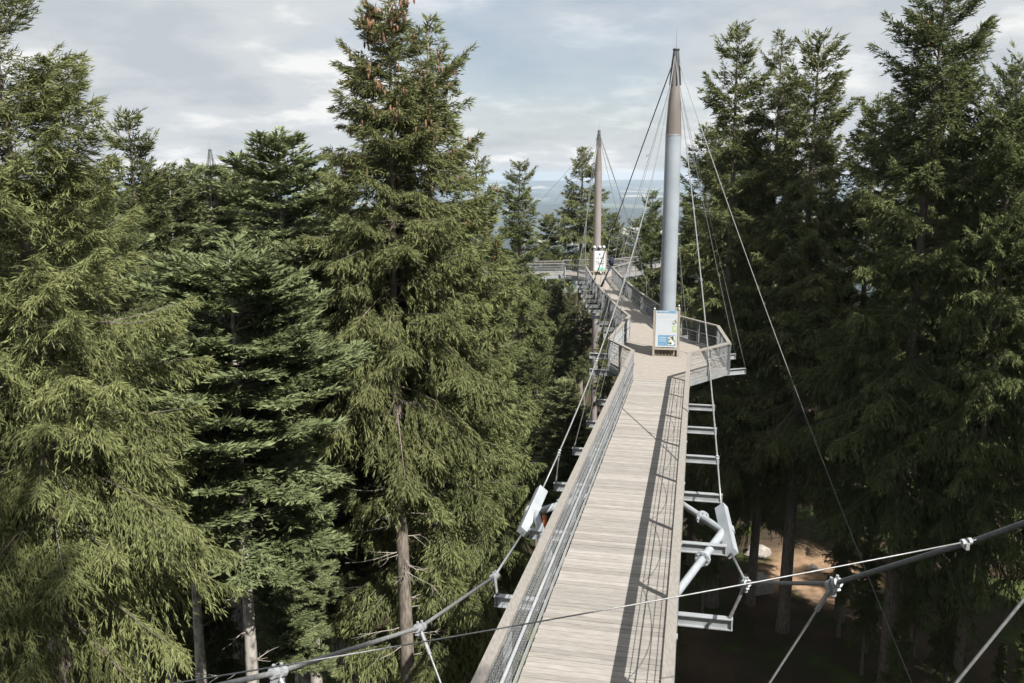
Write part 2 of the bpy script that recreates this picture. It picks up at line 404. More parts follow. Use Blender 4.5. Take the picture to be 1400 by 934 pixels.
# ---- first platform
PZ1 = 17.2
L0, R0 = S(S_END, -1.05), S(S_END, 1.05)
zp = L0[2]
def plat(x, y): q = PZ(x, y, zp + 1.1); q[2] = zp; return q
L1, L2, R3, R2, R1 = plat(834, 464), plat(861, 432), plat(930, 433), plat(981, 446), plat(996, 469)
poly = [L0, L1, L2, R3, R2, R1, R0]
cen = sum(poly) / len(poly)
pf = thing('viewing_platform', 'many sided plank platform widening round the foot of the first mast', 'platform', tuple(cen), 'mast platforms')
lp = Loc(pf)
def strips(poly, along, across, step=0.1455, th=0.045, gap=0.006, seed=1):
    """boards across the polygon"""
    rr = random.Random(seed); m = MB()
    o = poly[0]; uv = [((p - o) @ along, (p - o) @ across) for p in poly]
    u0, u1 = min(u for u, _ in uv), max(u for u, _ in uv); u = u0 + step / 2
    while u < u1:
        xs = []
        for (a, av), (b_, bv) in zip(uv, uv[1:] + uv[:1]):
            if (a - u) * (b_ - u) < 0: xs.append(av + (bv - av) * (u - a) / (b_ - a))
        if len(xs) >= 2:
            v0, v1 = min(xs), max(xs)
            c = o + along * u + across * (v0 + v1) / 2 - UP * (th / 2 + rr.uniform(0, 0.004))
            m.box(c, (v1 - v0) / 2, (step - gap) / 2, th / 2, across, along, UP)
        u += step
    return m
Bh = unit([B1[0], B1[1], 0])
lp.put(strips(poly, Bh, N1), 'deck_boarding', 'deck', kind='stuff')
mpl = MB()
for a, b_ in zip(poly, poly[1:] + poly[:1]):
    mpl.bar(a - UP * 0.14, b_ - UP * 0.14, 0.08, 0.18)
lp.put(mpl, 'edge_frame', 'steel')
def inward_c(c): return lambda p: unit((c - p) * np.array([1, 1, 0]))
def seg_posts(pts, step=1.6):
    return poly_points(pts, step)
railing(lp, [L0, L1, L2], seg_posts([L0, L1, L2], 1.3), inward_c(cen), wire_r=0.004, mesh_step=0.1)
railing(lp, [R0, R1, R2, R3], seg_posts([R0, R1, R2, R3], 1.6), inward_c(cen), wire_r=0.004, mesh_step=0.1)
MAST1 = PZ(911, 478, zp); MAST1 = S(39.3, 0.05); MAST1[2] = zp
out_ends = []
for x, y, x2, y2 in ((1019, 507, 960, 512), (1005, 487, 950, 492), (806, 508, 870, 512), (806, 486, 870, 490)):
    q = PZ(x, y, zp - 0.3); c2 = PZ(x2, y2, zp - 0.3)
    q2 = q + unit(c2 - q) * np.linalg.norm(c2 - q)
    d = q2 - q; Ln = np.linalg.norm(d)
    bm_ = ibeam(Ln, 0.24, 0.15).mesh('outrigger_beam'); bm_.materials.append(M['steel'])
    obj('outrigger_beam', bm_, None, pf, tuple((q + q2) / 2 - lp.o), (0, 0, math.atan2(d[1], d[0])))
    out_ends.append(q + UP * 0.12)
for i in range(3):
    sb = 35.5 + i * 2.6
    b2 = ibeam(3.2, 0.2).mesh('cross_beam'); b2.materials.append(M['steel'])
    c = S(sb, 0, 0); c[2] = zp - 0.33
    obj('cross_beam', b2, None, pf, tuple(c - lp.o), (0, 0, yaw1))

# ---- second bridge, second platform and the two far walkways
zq = zp - 1.50                                                 # second platform level
BL0, BR0 = L2.copy(), R3.copy()
def far(x, D, z=zq): return np.array([x, D, z])
BL1, BR1 = far(6.75, 79.0), far(9.05, 79.0)
b2t = thing('suspension_footbridge', 'narrow second footbridge in patchy shade between the first and the far mast', 'footbridge', tuple((BL0 + BR0) / 2), 'footbridges between the masts')
l2 = Loc(b2t)
def camber(a, b_, k): 
    p = a + (b_ - a) * k; p[2] -= 0.35 * 4 * k * (1 - k); return p
NB = 11
mdeck = MB(); rr = random.Random(5)
Ltot = np.linalg.norm(BL1 - BL0); nb_ = int(Ltot / 0.1455)
for i in range(nb_):
    k = (i + 0.5) / nb_; a, b_ = camber(BL0, BL1, k), camber(BR0, BR1, k)
    along = unit(BL1 - BL0); mdeck.bar(a - UP * (0.025 + rr.uniform(0, .005)) + (b_ - a) * 0.03, b_ - UP * (0.025 + rr.uniform(0, .005)) - (b_ - a) * 0.03, 0.139, 0.045)
l2.put(mdeck, 'deck_boarding', 'deck', kind='stuff')
left2 = [camber(BL0, BL1, k / NB) for k in range(NB + 1)]; right2 = [camber(BR0, BR1, k / NB) for k in range(NB + 1)]
# the left rail swings round into the walkway that leaves to the left
curve = [far(6.75 - 0.25 * 0, 79.0)] 
railing(l2, left2, left2, lambda p: np.array([1.0, 0, 0]), wire_r=0.006, mesh_step=0.12)
railing(l2, right2, right2, lambda p: np.array([-1.0, 0, 0]), wire_r=0.006, mesh_step=0.12)
b2_ends = []
for i in range(1, NB + 1):
    a, b_ = left2[i], right2[i]; d = unit(b_ - a)
    l2.put(MB().bar(a - d * 1.0 - UP * 0.28, b_ + d * 1.0 - UP * 0.28, 0.13, 0.2), 'cross_beam', 'steel')
    b2_ends.append((a - d * 0.98 - UP * 0.16, b_ + d * 0.98 - UP * 0.16))
for pl, dx in ((left2, 0.3), (right2, -0.3)):
    m = MB()
    for a, b_ in zip(pl[:-1], pl[1:]): m.bar(a + np.array([dx, 0, -0.12]), b_ + np.array([dx, 0, -0.12]), 0.12, 0.14)
    l2.put(m, 'stringer', 'steel')
MAST2 = far(8.05, 83.3)
polyB = [far(6.75, 79.0), far(6.1, 80.6), far(5.0, 81.6), far(5.0, 85.6), far(9.5, 86.6), far(11.6, 86.2), far(11.0, 83.0), far(9.05, 79.0)]
p2 = thing('viewing_platform', 'small pale platform at the far mast where the walkway forks', 'platform', tuple(far(8, 83)), 'mast platforms')
lq = Loc(p2)
lq.put(strips(polyB, np.array([0, 1.0, 0]), np.array([1.0, 0, 0])), 'deck_boarding', 'deck', kind='stuff')
mm = MB()
for a, b_ in zip(polyB, polyB[1:] + polyB[:1]): mm.bar(a - UP * 0.15, b_ - UP * 0.15, 0.08, 0.2)
lq.put(mm, 'edge_frame', 'steel')
cB = far(8, 83)
for seg in ([polyB[0], polyB[1], polyB[2]], [polyB[3], polyB[4], polyB[5]], [polyB[6], polyB[7]]):
    railing(lq, seg, seg_posts(seg, 1.4), inward_c(cB), wire_r=0.007, mesh_step=0.14)
def walkway(label, a0, a1, b0, b1, base):
    w = thing('elevated_walkway', label, 'walkway', tuple(base)); lw = Loc(w)
    n = int(np.linalg.norm(a1 - a0) / 0.1455); m = MB()
    for i in range(n):
        k = (i + .5) / n; p, q = a0 + (a1 - a0) * k, b0 + (b1 - b0) * k
        m.bar(p - UP * 0.025, q - UP * 0.025, 0.139, 0.045)
    lw.put(m, 'deck_boarding', 'deck', kind='stuff')
    for (p, q) in ((a0, a1), (b0, b1)):
        lw.put(MB().bar(p - UP * 0.18, q - UP * 0.18, 0.10, 0.26), 'edge_beam', 'steel')
    ca = (a0 + a1 + b0 + b1) / 4
    nrm = unit(np.cross(a1 - a0, UP)); nrm = nrm if nrm @ (ca - a0) > 0 else -nrm
    railing(lw, [a0, a1], poly_points([a0, a1], 2.4), lambda p: nrm, wire_r=0.007, mesh_step=0.14)
    railing(lw, [b0, b1], poly_points([b0, b1], 2.4), lambda p: -nrm, wire_r=0.007, mesh_step=0.14)
    for i in range(5):
        k = (i + .5) / 5; p, q = a0 + (a1 - a0) * k, b0 + (b1 - b0) * k; d = unit(q - p)
        lw.put(MB().bar(p - d * 0.8 - UP * 0.40, q + d * 0.8 - UP * 0.40, 0.12, 0.16), 'cross_beam', 'steel')
    return w
walkway('pale walkway leaving the far platform to slip behind the big spruce', far(4.95, 82.4), far(-13, 80.6), far(4.95, 84.8), far(-13, 83.0), far(0, 82))
walkway('short walkway curving off behind the dark spruce beyond the far mast', far(10.9, 83.6), far(17.5, 90.5), far(9.7, 86.4), far(16.0, 92.6), far(13, 88))

# ================================================================== masts
def mast(label, base, ztop, zsplit, r0, low='paint', top='rust'):
    gz = GZ(base[0], base[1]) - 0.2
    root = thing('steel_mast', label, 'mast', (base[0], base[1], gz), 'cable masts'); lm = Loc(root)
    b_ = np.array([base[0], base[1], 0])
    zc = [gz, base[2] - 2, zsplit]
    lm.put(MB().tube([b_ + UP * z for z in np.linspace(gz, zsplit, 6)], [r0 * 0.8, r0 * 0.92, r0 * 1.05, r0 * 1.08, r0 * 1.04, r0], 28), 'lower_tube', low, smooth=False)
    zz_ = np.linspace(zsplit, ztop - 0.5, 8); k = (zz_ - zsplit) / (ztop - 0.5 - zsplit)
    u = lm.put(MB().tube([b_ + UP * z for z in zz_], list(r0 * (0.985 - 0.62 * k ** 1.35)), 28), 'upper_tube', top)
    lm.put(MB().tube([b_ + UP * (zsplit - 0.03), b_ + UP * (zsplit + 0.03)], r0 * 1.03, 28), 'joint_ring', 'steel')
    hd = MB()
    for i in range(8):
        a = 2 * math.pi * i / 8 + 0.2; d = np.array([math.cos(a), math.sin(a), 0])
        hd.tube([b_ + UP * (ztop - 0.12) + d * 0.10, b_ + UP * (ztop - 0.7) + d * r0 * 0.48, b_ + UP * (ztop - 1.5) + d * r0 * 0.72], [0.035, 0.045, 0.03], 6)
    lm.put(hd, 'cable_head', 'darkcable')
    lm.put(MB().tube([b_ + UP * (ztop - 0.55), b_ + UP * (ztop - 0.1)], [r0 * .4, 0.10], 12), 'tip_cone', 'steel')
    lm.put(MB().tube([b_ + UP * (ztop - 0.10), b_ + UP * (ztop - 0.05), b_ + UP * ztop], [0.13, 0.16, 0.12], 12), 'cap', 'darkcable')
    lm.put(MB().tube([b_ + UP * ztop, b_ + UP * (ztop + 0.75)], [0.014, 0.006], 5), 'lightning_rod', 'cable')
    return root
Z1T = P(921, 66, MAST1[1])[2]; Z1S = P(917, 185, MAST1[1])[2]
mast('tall pale grey steel mast with brown tapering top above the first platform', MAST1, Z1T, Z1S, 0.335)
Z2T = P(817, 178, MAST2[1])[2]; Z2S = P(816, 236, MAST2[1])[2]
mast('brownish steel mast at the far platform in front of distant blue hills', MAST2, Z2T, Z2S, 0.335, 'taupe')
M3 = P(289, 238, 72); Z3T = P(290, 204, 72)[2]; M3[2] = 15.5
mast('pale mast tip peeping over the fir tops with fanned cables', M3, Z3T, Z3T - 2.4, 0.36, 'paint', 'paint')
T1 = np.array([MAST1[0], MAST1[1], Z1T - 0.25]); T2 = np.array([MAST2[0], MAST2[1], Z2T - 0.25]); T3 = np.array([M3[0], M3[1], Z3T - 0.2])

# ================================================================== cables
def cable(name, label, pts, r, m='cable', hangers=(), clamps=(), group=None, hr=0.011, clamp_m='steel', cr=None, sides=8, cat='cable'):
    root = thing(name, label, cat, tuple(np3(pts[0])), group); lk = Loc(root)
    lk.put(MB().tube(pts, r, sides), 'strand', m, smooth=True)
    for a, b_ in hangers:
        h = MB().tube([a, b_], hr, 5); d = unit(np3(b_) - np3(a)); Ln = np.linalg.norm(np3(b_) - np3(a))
        if Ln > 0.5:
            h.tube([np3(a), np3(a) + d * 0.22], hr * 2.0, 6); h.tube([np3(b_) - d * 0.16, np3(b_)], hr * 2.0, 6)
        lk.put(h, 'hanger', 'cable')
    for c, d in clamps:
        c, d = np3(c), unit(d); q = MB(); cr_ = cr or r * 1.9
        q.tube([c - d * cr_ * 1.5, c - d * cr_ * 0.5], cr_, 8); q.tube([c + d * cr_ * 0.5, c + d * cr_ * 1.5], cr_, 8)
        q.box(c - UP * cr_ * 1.1, cr_ * 0.5, cr_ * 1.2, cr_ * 1.0)
        lk.put(q, 'clamp', clamp_m)
    return root
SADDLE = {}
def saddle(side):
    if side > 0: hi, lo = P(986, 694, 18.6), P(1000, 757, 16.9)
    else: hi, lo = P(741, 670, 19.7), P(715, 728, 18.0)
    SADDLE[side] = (hi, lo)
    d = unit(lo - hi); mid = (hi + lo) / 2
    root = thing('cable_saddle', ('pale grey cable saddle on two flanged struts standing clear beside the open cross beams' if side > 0 else 'pale grey cable saddle half hidden behind the handrail beside the big spruce'), 'saddle', tuple(mid), 'cable saddles')
    ls = Loc(root)
    outw = N1 * side
    ls.put(MB().bar(hi, lo, 0.16, 0.24, outw + UP * 0.9), 'saddle_beam', 'saddle')
    for send, zz_ in ((20.6, -0.30), (14.9, -0.42)):
        e = S(send, 0.92 * side, zz_); f_ = mid - outw * 0.06 - UP * 0.05
        st = ls.put(MB().tube([f_, f_ + (e - f_) * 0.40], 0.085, 14), 'strut', 'saddle', smooth=False)
        ls.put(MB().tube([f_ + (e - f_) * 0.40, f_ + (e - f_) * 0.92], 0.075, 14), 'strut', 'saddle')
        dd = unit(e - f_)
        fl = MB().tube([f_ + (e - f_) * 0.40 - dd * 0.035, f_ + (e - f_) * 0.40 + dd * 0.035], 0.155, 16)
        pA = unit(np.cross(dd, UP)); pB = np.cross(pA, dd)
        for i in range(8):
            a = i * math.pi / 4; c = f_ + (e - f_) * 0.40 + (pA * math.cos(a) + pB * math.sin(a)) * 0.125
            fl.tube([c - dd * 0.06, c + dd * 0.06], 0.016, 6)
        ls.put(fl, 'flange', 'saddle')
        ls.put(MB().tube([f_ + (e - f_) * 0.92, e], [0.075, 0.03], 10), 'strut_tip', 'steel')
    ls.put(MB().tube([mid - d * 0.1 + outw * 0.12, mid + d * 0.1 + outw * 0.12], 0.06, 8), 'pin', 'steel')
saddle(1); saddle(-1)
def main_cable(side, near_nodes, label):
    hi, lo = SADDLE[side]
    s_hi = (hi - DECK0) @ np.array([B1[0], B1[1], 0])
    pts, hang, cl = [], [], []
    K = 20
    t_hi = (hi - DECK0) @ N1
    def pos(s):
        v = (s - s_hi) / (39.3 - s_hi)
        q = S(s, 0, 0); t = t_hi * (1 - v) + side * 0.22 * 4 * v * (1 - v) * (1 if side > 0 else -1.6)
        q = q + N1 * t; q[2] = hi[2] + (T1[2] - hi[2]) * (0.72 * v + 0.28 * v * v); return q
    for i in range(K, -1, -1):
        s = s_hi + (39.25 - s_hi) * i / K; pts.append(pos(s))
    for sb in S_BEAMS:
        if sb > s_hi + 0.4 and sb < 32:
            c = pos(sb); hang.append((c, S(sb, 2.0 * side, -0.2))); cl.append((c, pts[-1] - pts[0]))
    top_part = list(pts)
    pts2 = [lo] + [np3(q) for q in near_nodes]
    root = cable('main_cable', label, top_part, 0.020, 'cable', hang, cl, 'main suspension cables', cr=0.04)
    lk = Loc(root)
    lk.put(MB().tube([lo, pts2[1]], 0.024, 8), 'strand', 'cable', smooth=True)
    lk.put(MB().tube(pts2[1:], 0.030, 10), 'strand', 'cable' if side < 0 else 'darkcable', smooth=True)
    for i, (nd, sb) in enumerate(zip(near_nodes, (14.3, 11.0, 7.7) if side < 0 else (14.3, 11.0, None, 7.7))):
        nd = np3(nd)
        if sb is None: continue
        e = S(sb, 2.0 * side, -0.19); d = unit(e - nd); Ln = np.linalg.norm(e - nd)
        h = MB().tube([nd, e], 0.014 if i else 0.026, 6); h.tube([nd + d * 0.08, nd + d * min(0.42, Ln * .5)], 0.03, 8); h.tube([e - d * 0.12, e], 0.03, 6)
        lk.put(h, 'hanger', 'cable')
        q = MB(); dd = unit(np3(pts2[i + 2]) - nd) if i + 2 < len(pts2) else d
        q.tube([nd - dd * 0.10, nd - dd * 0.03], 0.065, 10); q.tube([nd + dd * 0.03, nd + dd * 0.10], 0.065, 10)
        q.bar(nd - dd * .09 - UP * 0.05, nd + dd * .09 - UP * 0.05, 0.05, 0.12); q.box(nd - UP * 0.10, 0.03, 0.03, 0.06)
        for sg in (-1, 1): q.tube([nd + dd * 0.065 * sg + UP * .05, nd + dd * 0.065 * sg + UP * .1], 0.02, 6)
        lk.put(q, 'clamp', 'steel')
    return root
def nodesR():
    return [P(1020, 797, 13.5), P(1140, 798, 10.2), P(1340, 737, 8.3), P(1520, 672, 7.0), P(2100, 450, 4.6), np.array([7.5, -1.0, 27.5])]
def nodesL():
    return [P(676, 788, 15.0), P(574, 858, 11.8), P(380, 919, 8.8), P(190, 962, 7.2), P(-300, 1000, 5.6), np.array([-7.0, -1.0, 22.5])]
NR, NL = nodesR(), nodesL()
hR = NR[:2] + [NR[3]]
main_cable(1, NR, 'main suspension cable from the first mast past the open cross beams to the dark forest')
main_cable(-1, NL, 'main suspension cable from the first mast down beside the big spruce')
cable('stay_cable', 'thin pale stay slung straight across above the plank deck', sag_line(NR[2], P(40, 966, 6.9), 0.05, 10), 0.0075, 'cable', clamps=[(NR[2] + unit(NL[3] - NR[2]) * 0.15, NL[3] - NR[2])], cr=0.035)
gx = PZ(1335, 1130, 0.0)[:2]; anch = np.array([gx[0], gx[1], GZ(*gx) + 0.2])
cable('guy_cable', 'long thin guy from the first mast top slanting down into the dark spruces', sag_line(T1, anch, 0.9, 24), 0.017, 'cable', cr=.04)
stay_lab = ['stay from the first mast to the longer outrigger beam on the open side', 'stay from the first mast to the shorter outrigger beam on the open side',
            'stay from the first mast to the front outrigger on the spruce side', 'stay from the first mast to the rear outrigger on the spruce side']
for e, lb in zip(out_ends, stay_lab):
    cable('stay_cable', lb, sag_line(T1 - UP * 0.5, e, 0.10, 8), 0.011, 'cable', clamps=[(T1 + (e - T1) * .32, e - T1)], group='platform stays', cr=0.028, sides=6)
cable('stay_cable', 'stay dropping behind the information kiosk to the platform railing', sag_line(T1 - UP * 0.6, R3 + UP * 0.05 + N1 * 0.15, 0.05, 6), 0.010, 'cable', group='platform stays', sides=6)
for sg, lb in ((0, 'second bridge cable on the spruce side running from first mast to far mast'), (1, 'second bridge cable on the dark forest side running from first mast to far mast')):
    ends = [e[sg] for e in b2_ends]; pts = []
    zmin = (zp + zq) / 2 - 0.1
    n = 24
    for i in range(n + 1):
        v = i / n; q = T1 + (T2 - T1) * v
        off = 2.15 * (1 - abs(2 * v - 1) ** 2.2) * (-1 if sg == 0 else 1)
        q = q + np.array([off, 0, 0]); zl = T1[2] + (T2[2] - T1[2]) * v; low = zmin + 0.9
        q[2] = low + (zl - low) * abs(2 * v - 1) ** 1.55; pts.append(q)
    hang = []
    for e in ends[:-1]:
        j = int(np.argmin([abs(p[1] - e[1]) for p in pts])); 
        if pts[j][2] > e[2] + 0.2: hang.append((pts[j], e))
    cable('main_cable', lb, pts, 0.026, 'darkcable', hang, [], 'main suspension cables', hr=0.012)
far_st = [(far(-1.0, 80.9, zq), 'long pale stay from the far mast to the walkway beside the big spruce'), (far(1.5, 82, zq), 'stay from the far mast to the middle of the left walkway'),
          (far(6.0, 80.4, zq), 'steep stay from the far mast to the inner corner of its platform'), (far(-4, 84, zq), 'farther stay from the far mast to the outer walkway edge'),
          (far(13.5, 86, zq), 'stay from the far mast to the short curving walkway'), (far(11.8, 86, zq), 'stay from the far mast to the rear platform corner')]
for e, lb in far_st:
    cable('stay_cable', lb, sag_line(T2 - UP * 0.2, e, 0.25, 8), 0.021, 'cable', group='far mast stays', sides=5)
for i, (dx, dy) in enumerate(((-4.2, 3), (-2.2, -2), (2.2, 2), (4.4, -2), (6.5, 1), (-6, -1))):
    cable('stay_cable', 'thin cable fanning from the pale mast tip behind the firs', sag_line(T3, T3 + np.array([dx * 1.1, dy, -9.0]), 0.2, 6), 0.022, 'cable', group='cables of the hidden mast', sides=5)

# ================================================================== kiosks
def kiosk(name, label, c, yaw, W, H, D, style):
    root = thing(name, label, 'info board', tuple(c), 'kiosks at the mast feet'); root.rotation_euler = (0, 0, yaw)
    x, d = W / 2, D / 2
    for sx in (-1, 1):
        for sy in (-1, 1):
            MB().box((sx * x, sy * d, H / 2), 0.045, 0.045, H / 2).build('post', 'kiosk', root)
            MB().tube([(sx * x, sy * d, H), (sx * x, sy * d, H + 0.05), (sx * x, sy * d, H + 0.10)], [0.035, 0.05, 0.02], 8).build('post_cap', 'steel', root)
    for sx in (-1, 1):
        n = 7
        for i in range(n):
            MB().box((sx * (x - 0.01), 0, 0.35 + (H - 0.42) * (i + 0.5) / n), 0.012, d - 0.05, (H - 0.42) / n / 2 - 0.006).build('side_board', 'kiosk', root)
    bk = MB().box((0, d - 0.01, H * 0.55), x - 0.05, 0.012, H * 0.44).build('back_board', 'kiosk', root)
    for i in range(7):
        MB().box((-x + 0.1 + (W - 0.2) * i / 6, -d + 0.10, 0.17), 0.05, 0.015, 0.16).build('base_board', 'kioskdark', root)
    MB().box((0, -d - 0.005, 0.34), x - 0.05, 0.035, 0.045).build('lower_rail', 'kiosk', root)
    pz0, pz1 = 0.42, H - 0.02
    bd = MB().box((0, -d - 0.02, (pz0 + pz1) / 2), x - 0.06, 0.015, (pz1 - pz0) / 2).build('notice_board', 'board', root)
    yb = -d - 0.0375
    hgt = pz1 - pz0; w = W - 0.14
    def rect(nm, u0, u1, v0, v1, m, lift=0.0):
        MB().box((-w / 2 + w * (u0 + u1) / 2, yb - lift, pz1 - hgt * (v0 + v1) / 2), w * (u1 - u0) / 2, 0.002, hgt * (v1 - v0) / 2).build(nm, m, bd)
    if style == 1:
        rect('header', 0.04, 0.98, 0.0, 0.065, 'blue'); rect('title', 0.07, 0.60, 0.022, 0.042, 'board', 0.005); rect('emblem', 0.88, 0.95, 0.015, 0.05, 'board', 0.005)
        for v in (0.12, 0.15, 0.175, 0.245): rect('text_line', 0.06, 0.82 if v < 0.16 else 0.55, v, v + 0.008, 'print')
        rect('picture', 0.78, 0.97, 0.235, 0.37, 'photo'); rect('picture', 0.78, 0.98, 0.42, 0.57, 'green'); rect('picture_centre', 0.83, 0.94, 0.45, 0.54, 'board', 0.005)
        rect('blue_panel', 0.13, 0.94, 0.67, 0.96, 'blue'); rect('picture', 0.60, 0.92, 0.69, 0.94, 'photo', 0.005)
        for v in (0.73, 0.78, 0.83): rect('text_line', 0.18, 0.5, v, v + 0.012, 'print', 0.005)
    else:
        for v, n in ((0.34, 4), (0.52, 5), (0.62, 5)):
            for i in range(n): rect('picture', 0.10 + 0.82 * i / n, 0.10 + 0.82 * (i + 0.72) / n, v, v + 0.07, 'photo')
        rect('mark', 0.40, 0.50, 0.14, 0.22, 'navy'); rect('mark', 0.80, 0.88, 0.14, 0.20, 'navy'); rect('green_band', 0.25, 0.95, 0.86, 0.99, 'teal')
    if style == 2:
        for sx in (-0.8, 0.1, 0.75):
            q = MB().tube([(sx * x, -d * .6, H), (sx * x, -d * .6, H + 0.22)], 0.02, 6)
            q.tube([(sx * x - .02, -d * .6 - .1, H + .22), (sx * x, -d * .6 + .02, H + .3), (sx * x, -d * .6 + .15, H + .36)], [0.10, 0.15, 0.11], 10)
            q.build('floodlight', 'board', root, True)
        MB().tube([(0.1, -d - 0.03, 0.26), (0.1, -d - 0.06, 0.26)], 0.10, 14).build('round_sign', 'board', root)
    return root
kiosk('information_kiosk', 'timber kiosk with tall white and blue information board round the first mast', S(39.1, 0.03) * [1, 1, 0] + UP * zp, yaw1 + 0.04, 1.06, 2.05, 1.05, 1)
kiosk('information_kiosk', 'timber kiosk with white and green board round the far mast', MAST2 + np.array([0.1, -0.15, 0]), 0.22, 1.2, 2.3, 1.2, 2)
# dark leaning hooded post by the far bridge rail
lpz = thing('leaning_post', 'slim dark post with a hooded navy head leaning over the far bridge rail', 'post', tuple(far(7.3, 70, zq + .3)))
ll = Loc(lpz); pa, pb = P(822, 392, 70), P(836, 361, 71)
ll.put(MB().tube([pa, pa + (pb - pa) * .5, pb], [0.10, 0.07, 0.05], 8), 'pole', 'navy'); ll.put(MB().tube([pb - UP * .15, pb + UP * .1, pb + UP * .38, pb + UP * .55 + np.array([.12, 0, 0])], [0.10, 0.24, 0.22, 0.08], 10), 'hood', 'navy', smooth=True)
# orange marker stake under the left saddle
om = thing('marker_stake', 'small orange stake under the bridge edge by the left saddle', 'stake', tuple(P(744.5, 718, 18.2)))
lo_ = Loc(om); lo_.put(MB().tube([P(745, 719, 18.2), P(744, 704, 18.2)], 0.045, 8), 'stake_body', 'orange'); lo_.put(MB().tube([P(744, 704, 18.2), P(744, 700, 18.2)], [0.05, 0.03], 8), 'stake_tip', 'kioskdark')

# ================================================================== trees
def quads_to_obj(name, verts, tint, m, parent):
    n = len(verts) // 4
    me = bpy.data.meshes.new(name)
    me.vertices.add(4 * n); me.vertices.foreach_set('co', verts.astype(np.float32).ravel())
    me.loops.add(4 * n); me.loops.foreach_set('vertex_index', np.arange(4 * n, dtype=np.int32))
    me.polygons.add(n); me.polygons.foreach_set('loop_start', np.arange(0, 4 * n, 4, dtype=np.int32))
    a = me.attributes.new('tint', 'FLOAT', 'FACE'); a.data.foreach_set('value', tint.astype(np.float32))
    me.update(calc_edges=True)
    return obj(name, me, m, parent)
def nrm(a): return a / (np.linalg.norm(a, axis=1, keepdims=True) + 1e-9)
TRI = [0]
def make_tree(seed, H, base, R, ts=1.0, species='spruce', pend=0.5, e_lo=-14, e_hi=44, power=0.8, dens=1.0, trunk_r=0.3, m='spruce', lump=0.28, cones=0, dead=0, lean=0.0, belly=0.15, sub=1.0, tw=1.0):
    """returns the root Empty of a new tree at the origin; parts: trunk, crown, branchwork (cone_cluster, dead_branch)"""
    rg = np.random.default_rng(seed)
    root = bpy.data.objects.new('spruce_tree' if species == 'spruce' else 'fir_tree', None); col.objects.link(root)
    bend = rg.normal(0, 0.12, (2, 2))
    def tx(z):
        u = np.asarray(z) / H
        return np.stack([bend[0, 0] * np.sin(u * 3.0) + bend[0, 1] * np.sin(u * 7) * .4 + lean * u * H, bend[1, 0] * np.sin(u * 2.6) + bend[1, 1] * np.sin(u * 6) * .4], -1)
    zs = np.linspace(-0.6, H, 22); c = tx(np.clip(zs, 0, H))
    MBt = MB().tube([(c[i, 0], c[i, 1], zs[i]) for i in range(22)], [trunk_r * (1.35 if zs[i] < 0.3 else 1.0) * max(0.03, (1 - max(0, zs[i]) / H)) ** 0.8 + 0.008 for i in range(22)], 10)
    MBt.build('trunk', 'bark' if species == 'spruce' else 'firbark', root, True)
    # --- boughs
    nb = int((H - base) / (0.075 * ts ** 0.5) * dens)
    u = np.sort(rg.uniform(0, 1, nb)) ** 0.80
    z0 = base + (H - base - 0.15) * u
    z0 = np.round(z0 / 0.42) * 0.42 * 0.6 + z0 * 0.4 + rg.normal(0, 0.05, nb)
    z0 = np.clip(z0, base, H - 0.05); u = (z0 - base) / (H - base)
    az = rg.uniform(0, 2 * np.pi, nb)
    if species == 'spruce':
        prof = (1 - u) ** power * (1 - belly * np.exp(-u * 9))
    else:
        prof = np.clip(1 - u ** 3.6, 0, 1) ** 0.60 * (0.80 + 0.2 * np.minimum(1, u * 3))
    ph = rg.uniform(0, 6.28, 4)
    lumpf = 1 + lump * (0.5 * np.sin(az * 2 + z0 * 0.9 + ph[0]) + 0.5 * np.sin(az * 3 - z0 * 1.7 + ph[1]) + 0.45 * np.sin(az * 5 + z0 * 2.9 + ph[2]))
    Lb = np.maximum(R * prof * lumpf * rg.uniform(0.70, 1.12, nb), 0.22 * (1 - u) + 0.12)
    if species == 'spruce':
        e0 = np.radians(e_lo + (e_hi - e_lo) * u ** 1.3 + rg.normal(0, 6, nb)); sg = (0.50 - 0.25 * u) * rg.uniform(0.7, 1.3, nb); upc = 0.32 * rg.uniform(0.6, 1.3, nb)
    else:
        e0 = np.radians(2 + 26 * u ** 2 + rg.normal(0, 5, nb)); sg = 0.22 * rg.uniform(0.5, 1.4, nb); upc = 0.16 * rg.uniform(0.6, 1.3, nb)
    tn = np.tan(e0)
    bt = rg.normal(0, 0.10, nb)                       # tint of each bough
    cx = tx(z0)
    hd = np.stack([np.cos(az), np.sin(az)], -1)
    def bpt(i, w):
        r = Lb[i] * w * (1 - 0.10 * w)
        return np.stack([cx[i, 0] + hd[i, 0] * r, cx[i, 1] + hd[i, 1] * r, z0[i] + Lb[i] * (tn[i] * w - sg[i] * w ** 2 + upc[i] * w ** 3)], -1)
    # branchwork tubes (3-sided)
    nseg = 5; ws = np.linspace(0, 0.92, nseg)
    ii = np.arange(nb)[::1]
    bw = MB(); Vb = []
    for k, w in enumerate(ws):
        p = bpt(ii, np.full(nb, w)); rr_ = np.minimum(0.004 + 0.007 * Lb, 0.024) * (1 - w) + 0.003
        for j in range(3):
            a = 2 * np.pi * j / 3
            side = np.stack([-hd[:, 1], hd[:, 0], np.zeros(nb)], -1)
            Vb.append(p + side * (np.cos(a) * rr_)[:, None] + np.array([0, 0, 1.0]) * (np.sin(a) * rr_)[:, None])
    Vb = np.stack(Vb, 1)                               # nb, nseg*3, 3
    fq = []
    for k in range(nseg - 1):
        for j in range(3): fq.append([k * 3 + j, k * 3 + (j + 1) % 3, (k + 1) * 3 + (j + 1) % 3, (k + 1) * 3 + j])
    fq = np.array(fq); idx = (np.arange(nb)[:, None, None] * nseg * 3 + fq[None]).reshape(-1, 4)
